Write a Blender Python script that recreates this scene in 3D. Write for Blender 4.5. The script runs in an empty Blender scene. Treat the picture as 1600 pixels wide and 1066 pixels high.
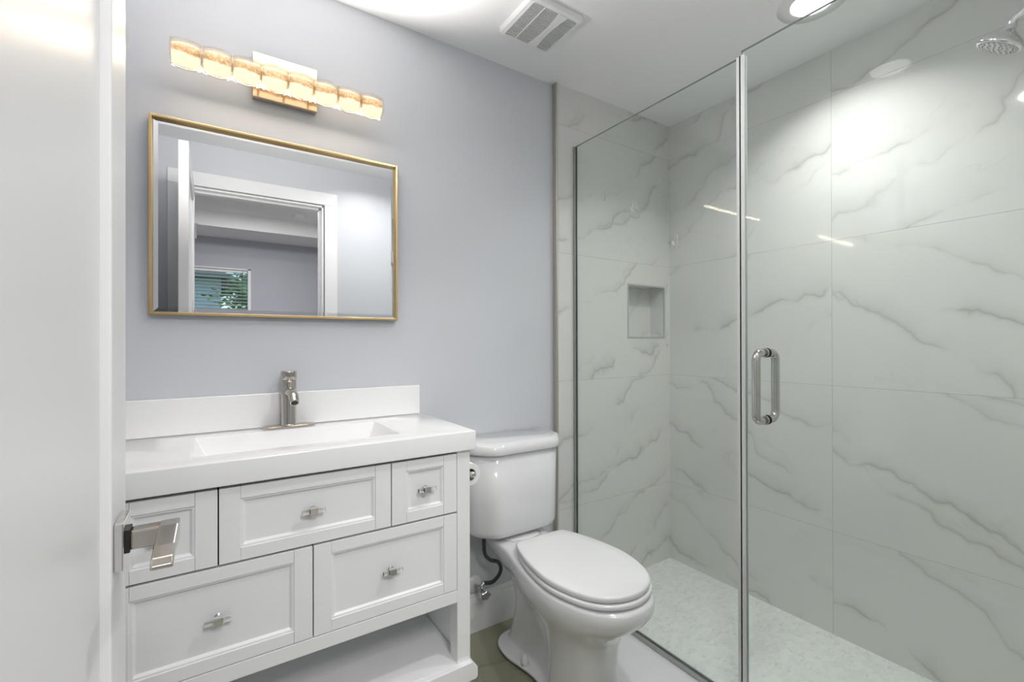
import bpy, bmesh, math, random
from mathutils import Vector, Matrix
random.seed(7)
S = bpy.context.scene
C = S.collection
PI = math.pi

# ------------------------------------------------------------------ camera
H = 1.221
FPX = 712.5
yaw, pit, rol = math.radians(33.2), math.radians(.16), math.radians(-.13)
F = Vector((math.sin(yaw)*math.cos(pit), math.cos(yaw)*math.cos(pit), math.sin(pit)))
r_ = Vector((math.cos(yaw), -math.sin(yaw), 0))
u_ = r_.cross(F)
cr, sr = math.cos(rol), math.sin(rol)
Rv, Uv = cr*r_ + sr*u_, -sr*r_ + cr*u_
cam = bpy.data.cameras.new('camera')
cam.sensor_width = 36
cam.lens = FPX/1600*36
cam.clip_start = .02
camo = bpy.data.objects.new('camera', cam)
C.objects.link(camo)
camo.matrix_world = Matrix(((Rv.x, Uv.x, -F.x, 0), (Rv.y, Uv.y, -F.y, 0), (Rv.z, Uv.z, -F.z, H), (0, 0, 0, 1)))
S.camera = camo

# ------------------------------------------------------------------ view + world + room and added fill lights
S.view_settings.view_transform = 'Standard'
S.view_settings.look = 'None'
S.view_settings.gamma = 1
S.view_settings.use_curve_mapping = False
S.view_settings.exposure = 0.1
S.cycles.max_bounces = 14
S.cycles.transmission_bounces = 14
S.cycles.transparent_max_bounces = 24
S.cycles.glossy_bounces = 6
S.cycles.diffuse_bounces = 8
S.cycles.caustics_reflective = False
S.cycles.caustics_refractive = False
S.cycles.sample_clamp_indirect = 4
S.cycles.use_denoising = True

W = bpy.data.worlds.new('sky')
S.world = W
W.use_nodes = True
wn = W.node_tree
bg = wn.nodes['Background']
sky = wn.nodes.new('ShaderNodeTexSky')
sky.sky_type = 'NISHITA'
sky.sun_elevation = math.radians(55)
sky.sun_rotation = math.radians(20)
sky.sun_disc = False
wn.links.new(sky.outputs[0], bg.inputs[0])
bg.inputs[1].default_value = .25

def area(name, loc, rot, size, power, col=(1, 1, 1), size_y=None, shape=None, spread=None):
    l = bpy.data.lights.new(name, 'AREA')
    l.energy = power
    l.color = col
    l.size = size
    if shape: l.shape = shape
    if size_y:
        l.shape = 'RECTANGLE'; l.size_y = size_y
    if spread: l.spread = spread
    o = bpy.data.objects.new(name, l)
    C.objects.link(o)
    o.location = loc
    o.rotation_euler = rot
    return o

CEIL = 2.44
DOWN = (0, 0, 0)
area('shower_downlight_lamp', (1.80, .775, CEIL-.004), DOWN, .13, 5.8, (1, .99, .98), shape='DISK', spread=math.radians(126))
area('bath_fill_lamp', (.95, .45, CEIL-.004), DOWN, .13, 7, (1, .995, .98), shape='DISK', spread=math.radians(150))  # added fill, out of view, brightens walls and fixtures
area('vanity_lamp_down', (.198, 1.612, 2.018), (math.radians(-25), 0, 0), .60, 1.2, (1, .92, .82), size_y=.018)
area('vanity_lamp_up', (.198, 1.592, 2.092), (math.radians(180+50), 0, 0), .60, 11.5, (1, .97, .93), size_y=.010, spread=math.radians(140))
area('bedroom_fill_lamp', (.35, -1.3, 2.585), DOWN, .6, 32, (1, .98, .96), shape='DISK')  # added fill, placed where the mirror does not show it
area('hall_fill_lamp', (.28, -.60, CEIL-.01), (math.radians(15), 0, 0), .7, 17, (1, .985, .97), size_y=.35)  # added fill from behind the camera, through the doorway

# ------------------------------------------------------------------ node material helpers
def mat(name, col=(.8, .8, .8), rough=.5, metal=0, spec=None, coat=0, coat_r=.1, trans=0, ior=None, emit=None, es=0):
    m = bpy.data.materials.new(name)
    m.use_nodes = True
    b = m.node_tree.nodes['Principled BSDF']
    b.inputs['Base Color'].default_value = (*col, 1)
    b.inputs['Roughness'].default_value = rough
    b.inputs['Metallic'].default_value = metal
    if spec is not None: b.inputs['Specular IOR Level'].default_value = spec
    b.inputs['Coat Weight'].default_value = coat
    b.inputs['Coat Roughness'].default_value = coat_r
    b.inputs['Transmission Weight'].default_value = trans
    if ior: b.inputs['IOR'].default_value = ior
    if emit:
        b.inputs['Emission Color'].default_value = (*emit, 1)
        b.inputs['Emission Strength'].default_value = es
    return m

class N:
    def __init__(s, m): s.t = m.node_tree; s.b = s.t.nodes['Principled BSDF']
    def n(s, typ, **kw):
        x = s.t.nodes.new(typ)
        for k, v in kw.items(): setattr(x, k, v)
        return x
    def l(s, a, b): s.t.links.new(a, b)
    def math(s, op, a, b=None, c=None, clamp=False):
        x = s.n('ShaderNodeMath', operation=op); x.use_clamp = clamp
        for i, v in enumerate((a, b, c)):
            if v is None: continue
            if isinstance(v, (int, float)): x.inputs[i].default_value = v
            else: s.l(v, x.inputs[i])
        return x.outputs[0]
    def comb(s, a, b, c=0):
        x = s.n('ShaderNodeCombineXYZ')
        for i, v in enumerate((a, b, c)):
            if isinstance(v, (int, float)): x.inputs[i].default_value = v
            else: s.l(v, x.inputs[i])
        return x.outputs[0]
    def noise(s, vec, scale, detail=3, rough=.5, dist=0):
        x = s.n('ShaderNodeTexNoise'); s.l(vec, x.inputs['Vector'])
        x.inputs['Scale'].default_value = scale; x.inputs['Detail'].default_value = detail
        x.inputs['Roughness'].default_value = rough; x.inputs['Distortion'].default_value = dist
        return x.outputs['Fac']
    def smooth(s, v, a, b, to0=0, to1=1):
        x = s.n('ShaderNodeMapRange', interpolation_type='SMOOTHSTEP')
        s.l(v, x.inputs[0])
        for i, k in enumerate((a, b, to0, to1)): x.inputs[i+1].default_value = k
        return x.outputs[0]
    def mix(s, f, a, b):
        x = s.n('ShaderNodeMix', data_type='RGBA')
        if isinstance(f, (int, float)): x.inputs[0].default_value = f
        else: s.l(f, x.inputs[0])
        for i, v in ((6, a), (7, b)):
            if isinstance(v, tuple): x.inputs[i].default_value = (*v, 1)
            else: s.l(v, x.inputs[i])
        return x.outputs[2]
    def bump(s, h, strength=.1, dist=.01):
        x = s.n('ShaderNodeBump'); x.inputs['Strength'].default_value = strength
        x.inputs['Distance'].default_value = dist; s.l(h, x.inputs['Height'])
        s.l(x.outputs[0], s.b.inputs['Normal'])
    def pos(s): return s.n('ShaderNodeTexCoord').outputs['Object']
    def sep(s, v):
        x = s.n('ShaderNodeSeparateXYZ'); s.l(v, x.inputs[0]); return x.outputs

def paint(name, col, rough=.5, bump=.04, scale=350):
    m = mat(name, col, rough); k = N(m)
    p = k.pos()
    n1 = k.noise(p, scale, 2)
    k.bump(n1, bump, .002)
    n2 = k.noise(p, 1.3, 2)
    c = k.mix(k.smooth(n2, .3, .7), col, tuple(v*.97 for v in col))
    k.l(c, k.b.inputs['Base Color'])
    return m

M_wall = paint('cool_grey_wall_paint', (.585, .60, .635), .42, .05)
M_ceil = paint('white_ceiling_paint', (.87, .87, .88), .75, .05)
M_bedwall = paint('lavender_bedroom_paint', (.46, .475, .53), .6, .05)
M_trim = paint('white_gloss_trim_paint', (.80, .80, .81), .3, .02)
M_door = paint('white_door_enamel', (.77, .77, .78), .34, .03, 60)
M_cab = paint('white_cabinet_lacquer', (.80, .805, .815), .38, .02, 200)
M_solid = mat('white_cultured_marble', (.84, .84, .845), .12, coat=.4, coat_r=.05)
M_porc = mat('white_porcelain', (.72, .72, .735), .1, coat=.5, coat_r=.04)
M_seat = mat('white_seat_plastic', (.74, .74, .75), .22)
M_chrome = mat('polished_chrome', (.80, .80, .81), .08, 1)
M_pull = mat('satin_chrome_pull', (.56, .55, .53), .16, 1)
M_nickel = mat('brushed_nickel', (.55, .51, .465), .15, 1)
M_steel = mat('satin_steel_channel', (.48, .48, .47), .28, 1)
M_gold = mat('brushed_gold', (.66, .47, .23), .3, 1)
M_goldp = mat('polished_champagne_gold', (.80, .62, .45), .16, 1)
M_trimgold = mat('tile_edge_metal', (.62, .58, .50), .3, 1)
M_mirror = mat('silvered_mirror', (.88, .89, .90), .004, 1)
M_black = mat('dark_gap_rubber', (.015, .015, .015), .6)
M_paper = paint('white_tissue_paper', (.82, .82, .82), .9, .2, 300)
M_acryl = mat('clear_acrylic', (.97, .98, .98), .03, trans=1, ior=1.45)
M_hose = mat('braided_dark_hose', (.10, .10, .11), .35, .7)
M_card = mat('cardboard_core', (.25, .18, .12), .9)
M_slat = mat('white_blind_vinyl', (.82, .83, .83), .5)
M_dark = mat('dark_vent_shade', (.03, .03, .03), .8)
M_can = mat('recessed_lens_glow', (.9, .9, .9), .4, emit=(1, .985, .96), es=3.2)
M_can2 = mat('fill_lens_glow', (.9, .9, .9), .4, emit=(1, .985, .96), es=3.2)  # glowing lens of the added bath fill light
M_plastic = mat('white_vent_plastic', (.80, .80, .80), .35)

# braid on the hose
k = N(M_hose)
w = k.n('ShaderNodeTexWave'); w.inputs['Scale'].default_value = 160; w.inputs['Distortion'].default_value = 2
k.l(k.pos(), w.inputs['Vector']); k.bump(w.outputs['Fac'], .6, .002)

def glass_mat(name, tint, edge=False):
    """thin architectural pane: clear with slight tint and real Fresnel reflection"""
    m = bpy.data.materials.new(name); m.use_nodes = True
    t = m.node_tree; t.nodes.clear()
    out = t.nodes.new('ShaderNodeOutputMaterial')
    tr = t.nodes.new('ShaderNodeBsdfTransparent'); tr.inputs[0].default_value = (*tint, 1)
    gl = t.nodes.new('ShaderNodeBsdfGlossy'); gl.inputs['Roughness'].default_value = 0.0
    gl.inputs[0].default_value = (.95, .97, .96, 1)
    fr = t.nodes.new('ShaderNodeFresnel'); fr.inputs[0].default_value = 1.5
    geo = t.nodes.new('ShaderNodeNewGeometry')
    mp = t.nodes.new('ShaderNodeMath'); mp.operation = 'MULTIPLY'; mp.inputs[1].default_value = .55
    bf = t.nodes.new('ShaderNodeMath'); bf.operation = 'SUBTRACT'; bf.inputs[0].default_value = 1
    t.links.new(geo.outputs['Backfacing'], bf.inputs[1])
    m2 = t.nodes.new('ShaderNodeMath'); m2.operation = 'MULTIPLY'
    t.links.new(fr.outputs[0], mp.inputs[0]); t.links.new(mp.outputs[0], m2.inputs[0]); t.links.new(bf.outputs[0], m2.inputs[1])
    mx = t.nodes.new('ShaderNodeMixShader')
    t.links.new(m2.outputs[0], mx.inputs[0]); t.links.new(tr.outputs[0], mx.inputs[1]); t.links.new(gl.outputs[0], mx.inputs[2])
    t.links.new(mx.outputs[0], out.inputs[0])
    return m
M_glass = glass_mat('shower_glass', (.965, .985, .975))
M_glassedge = mat('green_glass_edge', (.22, .29, .26), .15)
M_pane = glass_mat('window_glass', (.86, .97, .95))
M_seal = mat('clear_vinyl_seal', (.62, .64, .62), .25)

def marble(name, base, vein, pw=1.22, ph=.606, u0=3.024, v0=.430, rough=.06, grout=(.50, .50, .48), amt=1.0, floor_=False, flip=None, gw=.0011, vs=1.0):
    """large polished porcelain tiles; each tile has its own vein drawing"""
    m = mat(name, base, rough, coat=.25, coat_r=.03); k = N(m)
    x, y, z = k.sep(k.pos())
    if floor_: u, v = x, y
    else: u, v = k.math('ADD', x, y), z
    su = k.math('DIVIDE', k.math('SUBTRACT', u, u0), pw)
    sv = k.math('DIVIDE', k.math('SUBTRACT', v, v0), ph)
    iu, iv = k.math('FLOOR', su), k.math('FLOOR', sv)
    # separate the two walls as well (a tile on the next wall is another tile)
    wall = k.math('GREATER_THAN', x, 2.15) if not floor_ else k.math('MULTIPLY', x, 0)
    wn_ = k.n('ShaderNodeTexWhiteNoise'); k.l(k.comb(iu, iv, wall), wn_.inputs['Vector'])
    rnd = wn_.outputs['Value']
    sg = k.n('ShaderNodeSeparateColor'); k.l(wn_.outputs['Color'], sg.inputs[0])
    # direction of the veins: up to the right above, down to the right in the lower right wall
    if flip: sgn = flip(k, iu, iv, wall)
    else: sgn = k.math('SUBTRACT', k.math('MULTIPLY', k.math('GREATER_THAN', sg.outputs[1], .5), 2), 1)
    fu, fv = k.math('FRACT', su), k.math('FRACT', sv)
    us = k.math('MULTIPLY', k.math('MULTIPLY', k.math('SUBTRACT', fu, .5), pw), sgn)
    vc = k.math('MULTIPLY', k.math('SUBTRACT', fv, .5), ph)
    ca, sa = math.cos(math.radians(27)), math.sin(math.radians(27))
    a = k.math('ADD', k.math('MULTIPLY', us, ca), k.math('MULTIPLY', vc, sa))
    b = k.math('SUBTRACT', k.math('MULTIPLY', vc, ca), k.math('MULTIPLY', us, sa))
    off = k.math('MULTIPLY', rnd, 37.0)
    off2 = k.math('MULTIPLY', sg.outputs[2], 19.0)
    total = None
    for i, (c0, kk, wgt) in enumerate(((-.30, .16, .8), (-.10, -.12, 1.0), (.10, .10, .75), (.27, -.05, .9))):
        q = k.comb(k.math('MULTIPLY', a, 1.5*vs), k.math('ADD', k.math('MULTIPLY', b, .9*vs), off), k.math('ADD', off2, 7.3*i))
        wob = k.math('MULTIPLY', k.math('SUBTRACT', k.noise(q, 1.6, 4, .52), .5), .42/vs)
        cc = k.math('ADD', k.math('MULTIPLY', k.math('SUBTRACT', k.math('FRACT', k.math('MULTIPLY', rnd, 7.7+3.1*i)), .5), .16), c0/vs)
        dd = k.math('SUBTRACT', k.math('SUBTRACT', b, k.math('MULTIPLY', a, kk)), k.math('ADD', wob, cc))
        ab = k.math('ABSOLUTE', dd)
        md = k.noise(q, 2.4, 3, .6)
        core = k.smooth(ab, .0, .0075, 1, 0)
        mid = k.smooth(ab, .0, .022, 1, 0)
        wide = k.math('MULTIPLY', k.smooth(ab, .0, .075, 1, 0), k.math('GREATER_THAN', dd, 0))
        stv = k.math('ADD', k.math('MULTIPLY', core, .27), k.math('ADD', k.math('MULTIPLY', mid, .19), k.math('MULTIPLY', wide, .16)))
        stv = k.math('MULTIPLY', stv, k.math('MULTIPLY', k.smooth(md, .40, .60), wgt))
        total = stv if total is None else k.math('MAXIMUM', total, stv)
    p1 = k.comb(k.math('ADD', k.math('MULTIPLY', a, 1.2*vs), off), k.math('ADD', k.math('MULTIPLY', b, 2.6*vs), off2), rnd)
    n2 = k.noise(p1, 1.6, 4, .55, .3)
    thin2 = k.smooth(k.math('ABSOLUTE', k.math('SUBTRACT', n2, .47)), .0, .012, 1, 0)
    mask2 = k.smooth(k.noise(k.comb(b, a, off2), 2.6, 2), .50, .66)
    f = k.math('ADD', total, k.math('MULTIPLY', thin2, k.math('MULTIPLY', mask2, .10)))
    f = k.math('MULTIPLY', f, amt, clamp=True)
    cloud = k.smooth(k.noise(p1, .8, 2), .3, .75)
    c = k.mix(k.math('MULTIPLY', cloud, .35), base, tuple(q*.93 for q in base))
    c = k.mix(f, c, vein)
    eu = k.math('MULTIPLY', k.math('SUBTRACT', .5, k.math('ABSOLUTE', k.math('SUBTRACT', fu, .5))), pw)
    ev = k.math('MULTIPLY', k.math('SUBTRACT', .5, k.math('ABSOLUTE', k.math('SUBTRACT', fv, .5))), ph)
    e = k.math('MINIMUM', eu, ev)
    g = k.math('LESS_THAN', e, gw)
    c = k.mix(g, c, grout)
    k.l(c, k.b.inputs['Base Color'])
    hgt = k.smooth(e, gw*.6, gw*2.2)
    k.bump(hgt, .35, .001)
    return m

def flip_wall(k, iu, iv, wall):
    # left part of the right wall is tile iu<-? rising veins high up, falling veins lower down
    low = k.math('LESS_THAN', iv, .5)
    right = k.math('LESS_THAN', iu, -.5)
    fall = k.math('MULTIPLY', wall, k.math('MAXIMUM', low, k.math('MULTIPLY', right, k.math('LESS_THAN', iv, 1.5))))
    # on the right wall u grows away from the viewer (to the left in the photograph), so the sign is reversed there
    rise = k.math('SUBTRACT', 1, k.math('MULTIPLY', fall, 2))
    side = k.math('SUBTRACT', 1, k.math('MULTIPLY', wall, 2))
    return k.math('MULTIPLY', rise, side)

TILE = (.66, .66, .64)
VEIN = (.30, .30, .28)
M_marble = marble('polished_marble_tile', TILE, VEIN, flip=flip_wall)
M_sill = marble('white_marble_sill', (.74, .74, .76), (.52, .52, .53), pw=9, ph=9, u0=-3, v0=-3, floor_=True, amt=.6, rough=.15, vs=2.5)
M_floor = marble('olive_marble_floor_tile', (.265, .26, .19), (.12, .115, .08), pw=.6, ph=1.2, u0=.80, v0=.62, floor_=True, rough=.08, grout=(.36, .35, .27), amt=.9, vs=1.6)

# shower floor: pale mosaic with small grey flecks
M_mosaic = mat('pale_marble_mosaic', (.7, .72, .7), .3); k = N(M_mosaic)
p = k.pos()
br = k.n('ShaderNodeTexVoronoi'); br.feature = 'F1'; br.inputs['Scale'].default_value = 34
mp = k.n('ShaderNodeMapping'); mp.inputs['Rotation'].default_value = (0, 0, .6); mp.inputs['Scale'].default_value = (1, 1.7, 1)
k.l(p, mp.inputs[0]); k.l(mp.outputs[0], br.inputs['Vector'])
sc = k.n('ShaderNodeSeparateColor'); k.l(br.outputs['Color'], sc.inputs[0])
tone = k.smooth(sc.outputs[0], 0, 1)
vn = k.noise(mp.outputs[0], 26, 4, .6, 1.2)
fl = k.math('MULTIPLY', k.smooth(k.math('ABSOLUTE', k.math('SUBTRACT', vn, .5)), 0, .02, 1, 0), k.smooth(sc.outputs[1], .6, .8))
c = k.mix(tone, (.74, .755, .73), (.68, .70, .68))
c = k.mix(k.math('MULTIPLY', fl, .85), c, (.36, .39, .37))
ve = k.n('ShaderNodeTexVoronoi'); ve.feature = 'DISTANCE_TO_EDGE'; ve.inputs['Scale'].default_value = 34
k.l(mp.outputs[0], ve.inputs['Vector'])
gr = k.smooth(ve.outputs['Distance'], .0, .05, 1, 0)
c = k.mix(k.math('MULTIPLY', gr, .35), c, (.74, .76, .74))
k.l(c, k.b.inputs['Base Color'])
k.bump(k.smooth(ve.outputs['Distance'], 0, .06), .15, .001)

# brushed streaks
for m_, s_ in ((M_gold, (4, 4, 400)), (M_steel, (300, 300, 3)), (M_nickel, (300, 300, 5))):
    k = N(m_); mp = k.n('ShaderNodeMapping'); mp.inputs['Scale'].default_value = s_
    k.l(k.pos(), mp.inputs[0]); k.bump(k.noise(mp.outputs[0], 1, 2), .03, .0005)
# cabinet: faint grain
k = N(M_cab); mp = k.n('ShaderNodeMapping'); mp.inputs['Scale'].default_value = (8, 8, 120)
k.l(k.pos(), mp.inputs[0])
c = k.mix(k.math('MULTIPLY', k.smooth(k.noise(mp.outputs[0], 1, 3), .5, .8), .3), (.80, .805, .815), (.74, .745, .755))
k.l(c, k.b.inputs['Base Color'])

# lamp glass: rippled crystal lit from inside
M_crystal = bpy.data.materials.new('rippled_crystal'); M_crystal.use_nodes = True
k = N(M_crystal)
tr_ = k.n('ShaderNodeBsdfTransparent'); tr_.inputs[0].default_value = (.97, .93, .87, 1)
gl_ = k.n('ShaderNodeBsdfGlossy'); gl_.inputs['Roughness'].default_value = .04
fr_ = k.n('ShaderNodeLayerWeight'); fr_.inputs[0].default_value = .35
bp_ = k.n('ShaderNodeBump'); bp_.inputs['Strength'].default_value = .7; bp_.inputs['Distance'].default_value = .004
k.l(k.noise(k.pos(), 90, 3, .6, .8), bp_.inputs['Height'])
for q_ in (gl_, fr_): k.l(bp_.outputs[0], q_.inputs['Normal'])
ms_ = k.n('ShaderNodeMixShader'); k.l(k.math('MULTIPLY', fr_.outputs['Facing'], .4), ms_.inputs[0])
k.l(tr_.outputs[0], ms_.inputs[1]); k.l(gl_.outputs[0], ms_.inputs[2])
k.l(ms_.outputs[0], k.t.nodes['Material Output'].inputs[0])
M_led = bpy.data.materials.new('warm_led_diffuser'); M_led.use_nodes = True
k = N(M_led)
p = k.pos(); x, y, z = k.sep(p)
n1 = k.noise(p, 85, 4, .65, 1.8)
n2 = k.noise(p, 28, 2, .5, .6)
zw = k.math('ADD', z, k.math('MULTIPLY', k.math('SUBTRACT', n2, .5), .022))
low = k.smooth(zw, 2.044, 2.050, 1, 0)
top = k.smooth(zw, 2.066, 2.080)
blot = k.math('MULTIPLY', k.smooth(n1, .47, .58), .55)
bright = k.math('MAXIMUM', k.math('MULTIPLY', low, k.smooth(n1, .25, .5, .7, 1)), k.math('MAXIMUM', top, blot))
col = k.mix(bright, (.66, .40, .19), (1.0, .89, .70))
k.l(col, k.b.inputs['Emission Color'])
k.l(k.math('ADD', k.math('MULTIPLY', bright, .65), .62), k.b.inputs['Emission Strength'])
k.b.inputs['Base Color'].default_value = (.5, .35, .2, 1)
k.b.inputs['Roughness'].default_value = .4

# outdoors
M_leaf = mat('green_leaves', (.12, .28, .07), .6); k = N(M_leaf)
k.l(k.mix(k.smooth(k.noise(k.pos(), 9, 3), .35, .65), (.06, .17, .04), (.26, .42, .12)), k.b.inputs['Base Color'])
M_bark = paint('tree_bark', (.12, .09, .06), .9, .5, 40)
M_lawn = paint('lawn_grass', (.10, .22, .05), .9, .5, 60)
M_stucco = paint('pale_blue_stucco', (.52, .62, .66), .85, .3, 60)
M_roof = paint('grey_roof_shingle', (.2, .2, .21), .9, .4, 60)
M_carpet = paint('beige_bedroom_flooring', (.42, .38, .33), .7, .2, 60)

# ------------------------------------------------------------------ mesh helpers
def obj(name, bm, m, parent=None, smooth=False, bevel=0, seg=2, sub=0, ang=35):
    me = bpy.data.meshes.new(name)
    bmesh.ops.recalc_face_normals(bm, faces=bm.faces)
    bm.to_mesh(me); bm.free()
    me.materials.append(m)
    o = bpy.data.objects.new(name, me); C.objects.link(o)
    if parent is not None: o.parent = parent
    if smooth:
        for f in me.polygons: f.use_smooth = True
    if bevel:
        b = o.modifiers.new('bevel', 'BEVEL'); b.width = bevel; b.segments = seg
        b.limit_method = 'ANGLE'; b.angle_limit = math.radians(ang); b.harden_normals = False
    if sub:
        s = o.modifiers.new('sub', 'SUBSURF'); s.levels = sub; s.render_levels = sub
    return o

def thing(name, label, cat, group=None, loc=None):
    o = bpy.data.objects.new(name, None); C.objects.link(o)
    o.empty_display_size = .05
    o['label'] = label; o['category'] = cat
    if group: o['group'] = group
    return o
def tag(o, label, cat, group=None):
    o['label'] = label; o['category'] = cat
    if group: o['group'] = group
    return o
def struct(name, bm, m, **kw):
    o = obj(name, bm, m, **kw); o['kind'] = 'structure'; return o

def box(bm, x0, x1, y0, y1, z0, z1):
    v = [bm.verts.new(q) for q in ((x0, y0, z0), (x1, y0, z0), (x1, y1, z0), (x0, y1, z0), (x0, y0, z1), (x1, y0, z1), (x1, y1, z1), (x0, y1, z1))]
    for f in ((0, 3, 2, 1), (4, 5, 6, 7), (0, 1, 5, 4), (1, 2, 6, 5), (2, 3, 7, 6), (3, 0, 4, 7)):
        bm.faces.new([v[i] for i in f])
    return v
def B(*a):
    bm = bmesh.new()
    if isinstance(a[0], (tuple, list)):
        for q in a: box(bm, *q)
    else: box(bm, *a)
    return bm

def loft(bm, rings, cap0=True, cap1=True, closed=True):
    R = [[bm.verts.new(p) for p in r] for r in rings]
    n = len(R[0])
    for a, b in zip(R, R[1:]):
        for i in range(n if closed else n-1):
            j = (i+1) % n
            bm.faces.new((a[i], a[j], b[j], b[i]))
    if cap0 and closed: bm.faces.new(R[0][::-1])
    if cap1 and closed: bm.faces.new(R[-1])
    return R

def frame_of(d):
    d = d.normalized()
    up = Vector((0, 0, 1)) if abs(d.z) < .95 else Vector((1, 0, 0))
    a = d.cross(up).normalized(); return a, a.cross(d).normalized()

def tube(bm, pts, r, n=16, caps=True):
    pts = [Vector(p) for p in pts]
    rs = r if isinstance(r, (list, tuple)) else [r]*len(pts)
    rings = []; pa = None
    for i, p in enumerate(pts):
        d = (pts[min(i+1, len(pts)-1)] - pts[max(i-1, 0)]).normalized()
        if pa is None: a, b = frame_of(d)
        else:
            a = (pa - d*pa.dot(d)).normalized(); b = a.cross(d).normalized()
        pa = a
        rings.append([p + (a*math.cos(t) + b*math.sin(t))*rs[i] for t in [2*PI*j/n for j in range(n)]])
    loft(bm, rings, caps, caps)
def lathe(bm, c, axis, prof, n=40):
    """prof: (distance along axis, radius)"""
    c = Vector(c); ax = Vector(axis).normalized(); a, b = frame_of(ax)
    rings = [[c + ax*h + (a*math.cos(t) + b*math.sin(t))*max(r, 1e-5) for t in [2*PI*j/n for j in range(n)]] for h, r in prof]
    loft(bm, rings)
def smoothpts(P, n=8):
    """catmull-rom through the points"""
    P = [Vector(p) for p in P]; Q = [P[0]*2-P[1]] + P + [P[-1]*2-P[-2]]; out = []
    for i in range(1, len(Q)-2):
        for t in range(n):
            s = t/n
            out.append(.5*((2*Q[i]) + (Q[i+1]-Q[i-1])*s + (2*Q[i-1]-5*Q[i]+4*Q[i+1]-Q[i+2])*s*s + (3*Q[i]-Q[i-1]-3*Q[i+1]+Q[i+2])*s**3))
    out.append(P[-1]); return out
def prism(bm, poly, axis, a, b):
    """extrude a 2D polygon along x, y or z"""
    def P(u, v, w):
        return {'x': (w, u, v), 'y': (u, w, v), 'z': (u, v, w)}[axis]
    loft(bm, [[P(u, v, a) for u, v in poly], [P(u, v, b) for u, v in poly]])

# ------------------------------------------------------------------ key numbers (metres)
YT = 1.672      # face of the shower tile
YW = 1.697      # face of the painted back wall
XT = 1.350      # where tile starts
XR = 2.162      # right tiled wall
XL = -.30       # left wall
XG = 1.455      # shower glass
FZ = .010       # bathroom floor

# ------------------------------------------------------------------ setting: bathroom shell
struct('floor', B(XL-.1, 1.20, -.12, YW+.1, -.10, FZ), M_floor)
struct('floor_shower', B(1.466, XR+.1, -.06, YT+.12, -.10, .0), M_mosaic)
struct('trim_1', B(1.20, 1.466, -.06, YT, -.10, .012), M_sill, bevel=.002)
struct('ceiling', B(XL-.1, XR+.12, .0, YW+.12, CEIL, CEIL+.1), M_ceil)
struct('wall_back', B(XL-.1, XT, YW, YW+.12, FZ, CEIL), M_wall)
struct('wall_left', B(XL-.1, XL, 0, YW, FZ, CEIL), M_wall)
struct('wall_right', B(XR, XR+.12, -.06, YT+.02, -.02, CEIL), M_marble)
# tiled back of the shower with a recessed niche
NX0, NX1, NZ0, NZ1, ND = 1.826, 2.112, 1.249, 1.523, .095
bm = B((XT, NX0, YT, YT+.12, -.02, CEIL), (NX1, XR+.02, YT, YT+.12, -.02, CEIL),
       (NX0, NX1, YT, YT+.12, -.02, NZ0), (NX0, NX1, YT, YT+.12, NZ1, CEIL), (NX0, NX1, YT+ND, YT+.12, NZ0, NZ1))
struct('wall_shower_back', bm, M_marble)
t = .007
bm = B((NX0-t, NX0+.001, YT-.0025, YT+.004, NZ0-t, NZ1+t), (NX1-.001, NX1+t, YT-.0025, YT+.004, NZ0-t, NZ1+t),
       (NX0, NX1, YT-.0025, YT+.004, NZ0-t, NZ0+.001), (NX0, NX1, YT-.0025, YT+.004, NZ1-.001, NZ1+t))
struct('trim_2', bm, mat('niche_edge_profile', (.42, .44, .42), .35))
struct('trim_3', B(XT-.007, XT+.001, YT-.003, YW+.001, FZ, CEIL), M_trimgold, bevel=.0015)

# front wall (with the doorway the photograph is taken through) and the shower's front wall
DX0, DX1, DZ = -.140, .640, 2.170
bm = B((XL-.1, DX0, -.12, 0, FZ, CEIL), (DX1, 1.45, -.12, 0, FZ, CEIL), (DX0, DX1, -.12, 0, DZ, CEIL))
struct('wall_front', bm, M_wall)
struct('wall_shower_front', B(1.45, XR+.12, -.12, .0, -.02, CEIL), M_marble)
# door lining and casing
def casing(name, x0, x1, y0, y1, zt, w=.088, lining=True):
    bm = bmesh.new()
    s = 1 if y1 > y0 else -1
    box(bm, x0-w, x0-.004, min(y0, y1), max(y0, y1), FZ, zt+.004)
    box(bm, x1+.004, x1+w, min(y0, y1), max(y0, y1), FZ, zt+.004)
    box(bm, x0-w, x1+w, min(y0, y1), max(y0, y1), zt+.004, zt+w)
    return bm
struct('trim_4', casing('c', DX0, DX1, 0, .014, DZ), M_trim, bevel=.003)
struct('trim_5', casing('c', DX0, DX1, -.12, -.134, DZ), M_trim, bevel=.003)
bm = B((DX0-.004, DX0+.012, -.12, .0, FZ, DZ), (DX1-.012, DX1+.004, -.12, .0, FZ, DZ), (DX0, DX1, -.12, 0, DZ-.012, DZ+.004),
       (DX0+.012, DX0+.024, -.085, -.045, FZ, DZ-.012), (DX1-.024, DX1-.012, -.085, -.045, FZ, DZ-.012), (DX0+.012, DX1-.012, -.085, -.045, DZ-.024, DZ-.012))
struct('trim_6', bm, M_trim, bevel=.001)

# baseboards: stepped profile
def baseboard(name, x0, x1):
    prof = [(YW, FZ), (YW-.016, FZ), (YW-.016, .135), (YW-.012, .148), (YW-.008, .150), (YW-.008, .160), (YW-.003, .166), (YW, .166)]
    bm = bmesh.new(); prism(bm, prof, 'x', x0, x1)
    return struct(name, bm, M_trim)
baseboard('baseboard_back', XL, XT-.007)
struct('baseboard_left', B(XL, XL+.014, .016, YW-.016, FZ, .16), M_trim, bevel=.003)
struct('baseboard_front', B(DX1+.089, 1.19, .0, .014, FZ, .16), M_trim, bevel=.003)

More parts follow.
